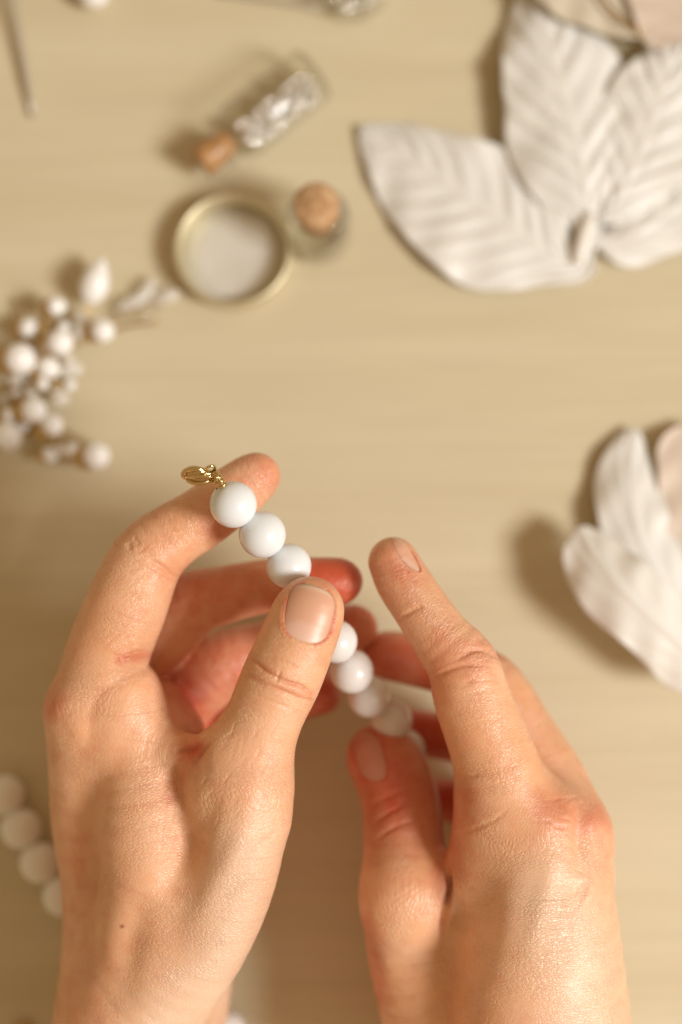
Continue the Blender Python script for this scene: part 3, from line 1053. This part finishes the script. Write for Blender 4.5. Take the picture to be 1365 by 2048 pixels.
# ------------------------------------------------------------------ fabric leaves and petals
def leaf_mesh(mid, wl, wr, h0=2.0, veins=8, amp=1.2, cup=3.0, nu=130, nv=37, seed=1, ruf=0.8, slant=0.95, rib=0.8, base=None, rnd=0.0, hs=0.6):
    """mid: table pixels with heights from base to tip; wl / wr: widths in mm on both sides along it"""
    M = catmull([T(x, y, z * hs) for x, y, z in mid], 12)
    arc = np.concatenate([[0], np.cumsum(np.linalg.norm(np.diff(M, axis=0), axis=1))]); arc /= arc[-1]
    tt = np.linspace(0, 1, nu)
    C = np.stack([np.interp(tt, arc, M[:, k]) for k in range(3)], 1)
    D = np.gradient(C, axis=0); D[:, 2] = 0; D /= np.linalg.norm(D, axis=1)[:, None]
    S = np.stack([-D[:, 1], D[:, 0], np.zeros(nu)], 1)
    def prof(w):
        x = np.linspace(0, 1, len(w))
        w2 = catmull(np.stack([x, np.array(w, float)], 1), 10)
        return np.interp(tt, w2[:, 0], np.maximum(w2[:, 1], 0.05))
    Wl, Wr = prof(wl), prof(wr)
    if rnd:
        e_ = np.sqrt(np.clip(1 - (np.clip(tt - 1 + rnd, 0, 1) / rnd) ** 2, 0.0004, 1)); Wl = Wl * e_; Wr = Wr * e_
    r = np.random.default_rng(seed)
    ph = r.random(6) * 6.28
    V = []
    for i in range(nu):
        for j in range(nv):
            s = -1 + 2 * j / (nv - 1)
            w = Wl[i] if s > 0 else Wr[i]
            wid = abs(s)
            edge = 1 + 0.018 * math.sin(tt[i] * 17 + ph[0] + s) * wid
            pos = C[i] + S[i] * (s * w * edge)
            t_ = tt[i] - slant * wid * (0.25)                      # side veins sweep forward
            v = abs(math.sin(math.pi * veins * t_ + ph[1] * (s > 0)))
            z = 0.40 * amp * (0.4 - (1 - v) ** 7.0 * 0.8 + 0.34 * math.sin(5.3 * t_ * veins + ph[4]) + 0.18 * math.sin(19 * t_ * veins + ph[5])) * min(1, wid * 4) * (1 - 0.6 * wid)
            z += rib * math.exp(-(s * w / 0.9) ** 2) * (1 - tt[i] * .6)
            z += hs * cup * wid ** 1.7 * min(1, w / 8)
            z += ruf * math.sin(tt[i] * 14 + ph[2] + (2 if s > 0 else 0)) * wid ** 2
            z += 0.5 * math.sin(tt[i] * 31 + s * 3 + ph[3]) * wid
            V.append((pos[0], pos[1], max(pos[2] + z, 0.45 + 0.1 * wid)))
    F = [(i * nv + j, i * nv + j + 1, (i + 1) * nv + j + 1, (i + 1) * nv + j) for i in range(nu - 1) for j in range(nv - 1)]
    V = np.array(V)
    if base is not None:
        V = V - base
    return mesh(V, F)


def add_leaf(parent, base, mat, name='leaf', **kw):
    o = link(name, leaf_mesh(base=base, **kw), mat, parent)
    md = o.modifiers.new('thickness', 'SOLIDIFY'); md.thickness = 0.00022; md.offset = 1.0
    return o


lb = T(1165, 490, 4)
ls = thing('fabric_leaf_spray', lb, 'spray of large white satin fabric leaves with moulded veins, upper right', 'leaf spray')
# mid points run from the base to the tip
add_leaf(ls, lb, M_leaf, mid=[(1178, 512, 4), (1140, 530, 5), (1040, 470, 8), (900, 370, 8), (800, 300, 6), (722, 256, 2.5)],
         wl=[4, 7, 15, 20, 21.5, 21, 18.5, 15, 10, 3.5], wr=[3, 7, 15, 19.5, 21, 18.5, 15, 11.5, 8, 3], veins=12, amp=3.4, cup=-2.5, seed=3, rnd=.10, ruf=1.2)
add_leaf(ls, lb, M_leaf, mid=[(1172, 520, 6), (1180, 450, 7), (1170, 360, 13), (1140, 240, 15), (1105, 120, 14), (1085, 20, 11), (1075, -60, 8)],
         wl=[2, 5, 14, 18, 18.5, 16.5, 15, 12, 8, 3], wr=[2, 4, 12, 18, 22, 22, 19, 14, 9, 3], veins=11, amp=4.2, cup=-5.0, seed=5, ruf=1.4)
add_leaf(ls, lb, M_leaf, mid=[(1195, 450, 6), (1250, 370, 12), (1300, 250, 15), (1330, 150, 13), (1350, 70, 10)],
         wl=[1, 9, 14, 16, 15, 13, 9, 5], wr=[1, 8, 13, 16, 15, 12, 8, 3], veins=9, amp=4.0, cup=-2.5, seed=8, ruf=1.4)
add_leaf(ls, lb, M_leaf, mid=[(1185, 480, 4), (1260, 470, 7), (1340, 420, 8), (1420, 360, 7), (1500, 300, 4)],
         wl=[1, 6, 10, 12, 12, 10, 6, 2], wr=[1, 8, 10, 12, 13, 11, 7, 2], veins=7, amp=2.0, cup=-3.0, seed=12)
V, F = tube([T(1184, 425, 5.5), T(1172, 460, 5), T(1163, 495, 4.2), T(1155, 530, 3.2)], [1.3, 1.8, 1.7, 2.0, 2.1, 2.2, 2.3, 2.3, 2.3, 2.3, 2.2, 2.0, 1.7], 14)
link('stem', mesh(rel(V, lb), F), M_leaf, ls)

gb = T(1120, -20, 5)
gp = thing('fabric_petal', gb, 'dull beige fabric petal lying behind the white leaves at the top edge', 'petal')
add_leaf(gp, gb, M_petal_grey, name='petal', mid=[(1330, 70, 14), (1230, -15, 16), (1120, -95, 16), (1030, -170, 12)], wl=[1, 10, 14, 16, 15, 10, 3], wr=[1, 9, 14, 16, 15, 10, 3], veins=2, amp=.15, cup=1.5, seed=21, rib=0, ruf=.2)
V, F = tube([T(1195, -20, 12), T(1225, 20, 12), T(1255, 45, 11.5), T(1285, 66, 11)], 0.55, 8)
link('stem', mesh(rel(V, gb), F), M_wire, gp)
pb = T(1360, 0, 5)
pp = thing('fabric_petal', pb, 'dusty pink fabric petal cut off by the upper right corner', 'petal')
add_leaf(pp, pb, M_petal, name='petal', mid=[(1300, 90, 17), (1340, 20, 19), (1370, -60, 18), (1400, -140, 15)], wl=[2, 10, 15, 16, 14, 8, 3], wr=[2, 10, 15, 16, 14, 8, 3], veins=2, amp=.15, cup=1, seed=23, rib=0, ruf=.2)

rb = T(1365, 1200, 4)
rp = thing('fabric_flower', rb, 'white fabric flower petals at the right edge with a raised rounded petal', 'fabric flower')
add_leaf(rp, rb, M_petal, name='petal', mid=[(1450, 1300, 8), (1420, 1120, 9), (1390, 960, 9), (1368, 850, 6)],
         wl=[3, 9, 12, 12, 11, 10, 9], wr=[3, 9, 11, 11, 10, 9, 8], veins=3, amp=.8, cup=1.2, seed=35, slant=1.2, rnd=.15, rib=.2)
add_leaf(rp, rb, M_leaf, name='petal', mid=[(1430, 1330, 8), (1345, 1200, 13), (1282, 1080, 14), (1262, 960, 11), (1272, 858, 5)],
         wl=[3, 9, 10, 10, 10, 10, 9], wr=[3, 8, 9.5, 10, 9.5, 8.5, 7], veins=5, amp=1.3, cup=-3.5, seed=31, slant=2.2, rnd=.35)
add_leaf(rp, rb, M_leaf, name='petal', mid=[(1450, 1365, 17), (1365, 1290, 24), (1255, 1190, 26), (1190, 1110, 21), (1160, 1055, 15)],
         wl=[4, 10, 10, 10, 10.5, 10.5, 10], wr=[4, 11, 11, 10.5, 10, 9.5, 9], veins=5, amp=1.0, cup=-3.5, seed=33, ruf=1.0, slant=2.2, rnd=.35, hs=0.8)

# ------------------------------------------------------------------ round tin
tc = T(470, 512, 0)
tn = thing('round_tin', tc, 'shallow round pale gold tin without lid, silvery white inside', 'tin')
R = 16.2
V, F = lathe([(R - 1.6, 0.3), (R - .3, 0.3), (R, 0.8), (R, 5.8), (R + .5, 6.5), (R + .35, 7.1), (R - .5, 7.2), (R - .9, 6.6), (R - .9, 4.5), (R - 1.3, 4.0), (R - 1.3, 1.2), (R - 1.6, .9)], 96)
link('tin_wall', mesh(V, F), M_tin, tn)
V, F = lathe([(0.01, 1.0), (4, 1.0), (9, 1.05), (R - 1.4, 1.25), (R - 1.4, .4), (.01, .4)], 96)
link('tin_floor', mesh(V, F), M_tinfloor, tn)

# ------------------------------------------------------------------ standing vial with cork
vc = T(637, 470, 0)
vv = thing('glass_vial', vc, 'upright little glass vial with a cork beside the round tin', 'vial')
V, F = lathe([(0.01, .2), (8.4, .2), (9.2, 1.0), (9.2, 15), (8.6, 17), (6.8, 18.6), (6.5, 19.6), (7.4, 20.4), (7.7, 21.3), (7.4, 22.0), (6.5, 22.0), (5.9, 21.2), (5.9, 19), (7.6, 17), (8.3, 15), (8.3, 1.6), (0.01, 1.4)], 64)
link('glass_body', mesh(V, F), M_glass, vv)
V, F = lathe([(0.01, 16), (5.3, 16), (5.85, 21), (6.3, 26.2), (6.0, 26.8), (0.01, 26.9)], 48)
link('cork', mesh(V, F), M_cork, vv)


# ------------------------------------------------------------------ vials with silver beads lying down
def lying_vial(p0, p1, rad, label, corkmat, cork=True):
    """p0 cork end, p1 bottom; both are pixels on the axis"""
    a, b = T(*p0, rad + .1), T(*p1, rad + .1)
    L = np.linalg.norm(b - a)
    t = thing('glass_vial', a, label, 'vial')
    d = unit(b - a)
    q = Vector(d).to_track_quat('Z', 'Y')
    t.rotation_mode = 'QUATERNION'; t.rotation_quaternion = q
    r = rad
    prof = [(0.01, L), (r * .9, L), (r, L - .8), (r, 8.5), (r * .86, 5.8), (r * .62, 4.2), (r * .60, 2.6), (r * .74, 1.6), (r * .76, .5), (r * .66, 0), (r * .52, .3)]
    V, F = lathe(prof, 56)
    link('glass_body', mesh(V, F), M_glass, t)
    if cork:
        V, F = lathe([(0.01, 4.5), (r * .42, 4.5), (r * .5, 0), (r * .56, -5.6), (r * .53, -6.4), (0.01, -6.5)], 40)
        link('cork', mesh(V, F), corkmat, t)
    return a, d, L


a, d, L = lying_vial((436, 297), (628, 146), 8.3, 'lying glass vial half full of silver beads, copper brown cork in its neck', M_copper)
sb = mesh(*sphere(1.35, 20, 12)); sb.materials.append(M_silver)
side = np.array([0, 0, 1.0]); lat = unit(np.cross(d, side))
cnt = 0; placed = []
while cnt < 96:
    t = L * (0.22 + 0.72 * rng.random()); u = 6.5 * (rng.random() * 2 - 1); z = -6.4 + 7.2 * rng.random()
    if math.hypot(u, z) > 6.1:
        continue
    p = a + d * t + lat * u + side * z
    # they have rolled towards the near side of the vial
    if u * (1 if lat[1] < 0 else -1) < -2.2 - z * .2:
        continue
    if any(np.linalg.norm(p - w) < 2.6 for w in placed):
        if rng.random() > 0.004:
            continue
    placed.append(p); cnt += 1
    o = link('silver_bead', sb); setpos(o, p)
    tag(o, 'tiny silver bead inside the lying cork-stoppered vial', 'bead', 'silver beads in the lying vial')

jc = T(706, -18, 0)
jt = thing('glass_jar', jc, 'round glass jar of silver beads cut off by the top edge', 'jar')
V, F = lathe([(0.01, .2), (8.5, .2), (10.6, 2.0), (11, 5), (10.6, 9), (8, 11.5), (6.4, 12), (6.2, 11.6)], 56)
link('glass_body', mesh(V, F), M_glass, jt)
placed = []; cnt = 0; tries = 0
while cnt < 48 and tries < 40000:
    tries += 1
    q = (rng.random(3) * 2 - 1) * np.array([8.6, 8.6, 4]) + np.array([0, 0, 5.2])
    if math.hypot(q[0], q[1]) > 8.6 - abs(q[2] - 5) * .5 or any(np.linalg.norm(q - w) < 3.4 for w in placed):
        continue
    placed.append(q); cnt += 1
    o = link('silver_bead', sb); setpos(o, jc + q)
    tag(o, 'tiny silver bead inside the round jar at the top edge', 'bead', 'silver beads in the round jar')

# pins and odds at the top edge
q0, q1 = T(18, -40, 4.5), T(66, 232, 1.2)
pn = thing('metal_pin', q1, 'thin pale metal pin lying at the upper left corner', 'pin')
V, F = tube([q0, q0 * .5 + q1 * .5, q1], [.9] * 7 + [.75, .6], 12)
link('pin_shaft', mesh(rel(V, q1), F), M_pin, pn)
q0, q1 = T(440, -14, 2), T(640, 14, 2)
pn = thing('metal_pin', q1, 'silver pin beside the round jar at the top edge', 'pin')
V, F = tube([q0, q0 * .5 + q1 * .5, q1], [.7] * 9, 12)
link('pin_shaft', mesh(rel(V, q1), F), M_pin, pn)
wc = T(186, -18, 4.5)
wp = thing('earring', wc, 'white drop bead with gold cap at the top edge', 'earring')
V, F = sphere(4.8, 32, 20)
link('bead', mesh(V, F), M_pearl, wp)
V, F = tube([(-9, 2.5, -3.4), (-7, 1.5, -2), (-4.6, .6, -.4)], [1.0, 1.2, 1.5, 1.8, 1.8, 1.8, 1.8, 1.8, 1.8], 12)
link('bead_cap', mesh(V, F), M_wire, wp)

# ------------------------------------------------------------------ pearl spray
sbse = T(60, 780, 3)
sp_ = thing('pearl_spray', sbse, 'spray of white pearls and clear beads on gold wire at the left edge', 'pearl spray')
pearls = [(112, 612, 20, 9), (205, 661, 24, 9), (57, 656, 21, 6), (120, 684, 27, 10), (40, 718, 32, 11), (97, 735, 24, 7), (67, 820, 26, 10), (105, 850, 22, 8),
          (14, 872, 30, 9), (192, 911, 28, 7), (150, 901, 19, 5), (20, 830, 16, 8), (100, 908, 17, 4), (85, 768, 13, 9), (128, 655, 14, 6), (75, 740, 16, 5), (35, 790, 15, 5), (140, 770, 12, 4), (48, 850, 14, 5)]
clear = [(158, 664, 18, 7), (160, 638, 16, 5), (132, 738, 21, 5), (10, 752, 18, 5), (54, 762, 18, 5), (120, 795, 20, 6), (12, 800, 14, 5), (70, 690, 18, 4), (150, 738, 17, 5), (138, 720, 12, 9), (60, 786, 15, 7), (120, 900, 14, 6), (88, 700, 12, 9), (30, 760, 14, 9)]
goldb = [(92, 622, 15, 6), (182, 672, 13, 6), (84, 868, 15, 6), (50, 798, 12, 6), (140, 690, 11, 7), (75, 652, 11, 6), (10, 842, 12, 6)]
hub = T(30, 775, 4)
golds = []
for x, y, r, h in pearls:
    rm = r / 7.1
    p = T(x, y, max(h, rm))
    o = link('pearl', mesh(*sphere(rm, 28, 18)), M_pearl, sp_); setpos(o, p, sp_)
    golds.append(tube([p - unit(p - hub) * rm * .8, p * .6 + hub * .4 + np.array([0, 0, 2]), hub], 0.35, 6))
    w = unit(np.array([-1.0, -.25, -.6]))
    golds.append((rel(lathe([(0.3, -.5), (rm * .7, -.2), (rm * .92, rm * .6), (rm * .8, rm * .65), (0.2, .1)], 18)[0], (0, 0, 0)) * 1.0 + (p + w * rm * .75), lathe([(0.3, -.5), (rm * .7, -.2), (rm * .92, rm * .6), (rm * .8, rm * .65), (0.2, .1)], 18)[1]))
for x, y, r, h in goldb:
    rm = r / 7.1
    o = link('gold_bead', mesh(*sphere(rm, 24, 14)), M_gold, sp_); setpos(o, T(x, y, max(h, rm)), sp_)
for x, y, r, h in clear:
    rm = r / 7.1
    p = T(x, y, max(h, rm))
    o = link('clear_bead', mesh(*sphere(rm, 24, 14)), M_clearbead, sp_); setpos(o, p, sp_)
    golds.append(tube([p, p * .5 + hub * .5 + np.array([0, 0, 1]), hub], 0.3, 6))
for k in range(5):
    aa = np.array([T(30 + 8 * k, 600 + 20 * k, 2), T(60, 700 + 8 * k, 5), T(40 - 6 * k, 800, 4), T(60 + 14 * k, 880, 3)])
    golds.append(tube(aa, 0.35, 6))
# teardrop
p = T(190, 566, 7)
V, F = lathe([(0.05, -6.4), (2.2, -5.6), (3.6, -3.6), (4.2, -1), (3.9, 1.6), (2.8, 4), (1.5, 6), (.5, 7.2), (0.05, 7.6)], 28)
o = link('drop_bead', mesh(V, F), M_pearl, sp_); setpos(o, p, sp_); orient(o, (.35, .9, .25))
golds.append(tube([T(190, 600, 5), T(165, 630, 5), T(120, 690, 4), hub], .35, 6))
V, F = merge(*golds)
link('gold_wire', mesh(rel(V, sbse), F), M_wire, sp_)

cb = T(300, 605, 2)
cs_ = thing('crystal_spray', cb, 'faint sprig of clear glass drops lying left of the round tin', 'crystal spray')
for x, y, ang, L_ in ((262, 606, 25, 5.2), (292, 586, 60, 5), (330, 594, 15, 4.6), (268, 628, -5, 4.4), (305, 612, 20, 4), (245, 622, 40, 3.6)):
    V, F = lathe([(0.05, -L_), (1.2, -L_ * .8), (2.1, -L_ * .2), (2.2, L_ * .2), (1.4, L_ * .8), (0.05, L_)], 20)
    o = link('glass_drop', mesh(V, F), M_clearbead if L_ > 4.5 else M_crystal, cs_); setpos(o, T(x, y, 2.6), cs_)
    orient(o, (math.cos(math.radians(ang)), math.sin(math.radians(ang)), .1))
V, F = merge(tube([T(160, 690, 3), T(230, 640, 2.5), T(290, 612, 2.5), T(345, 590, 2.5)], .3, 6), tube([T(230, 660, 1), T(270, 650, 1), T(320, 645, 1)], .3, 6))
link('wire', mesh(rel(V, cb), F), M_wire, cs_)
print('objects', len(bpy.data.objects))
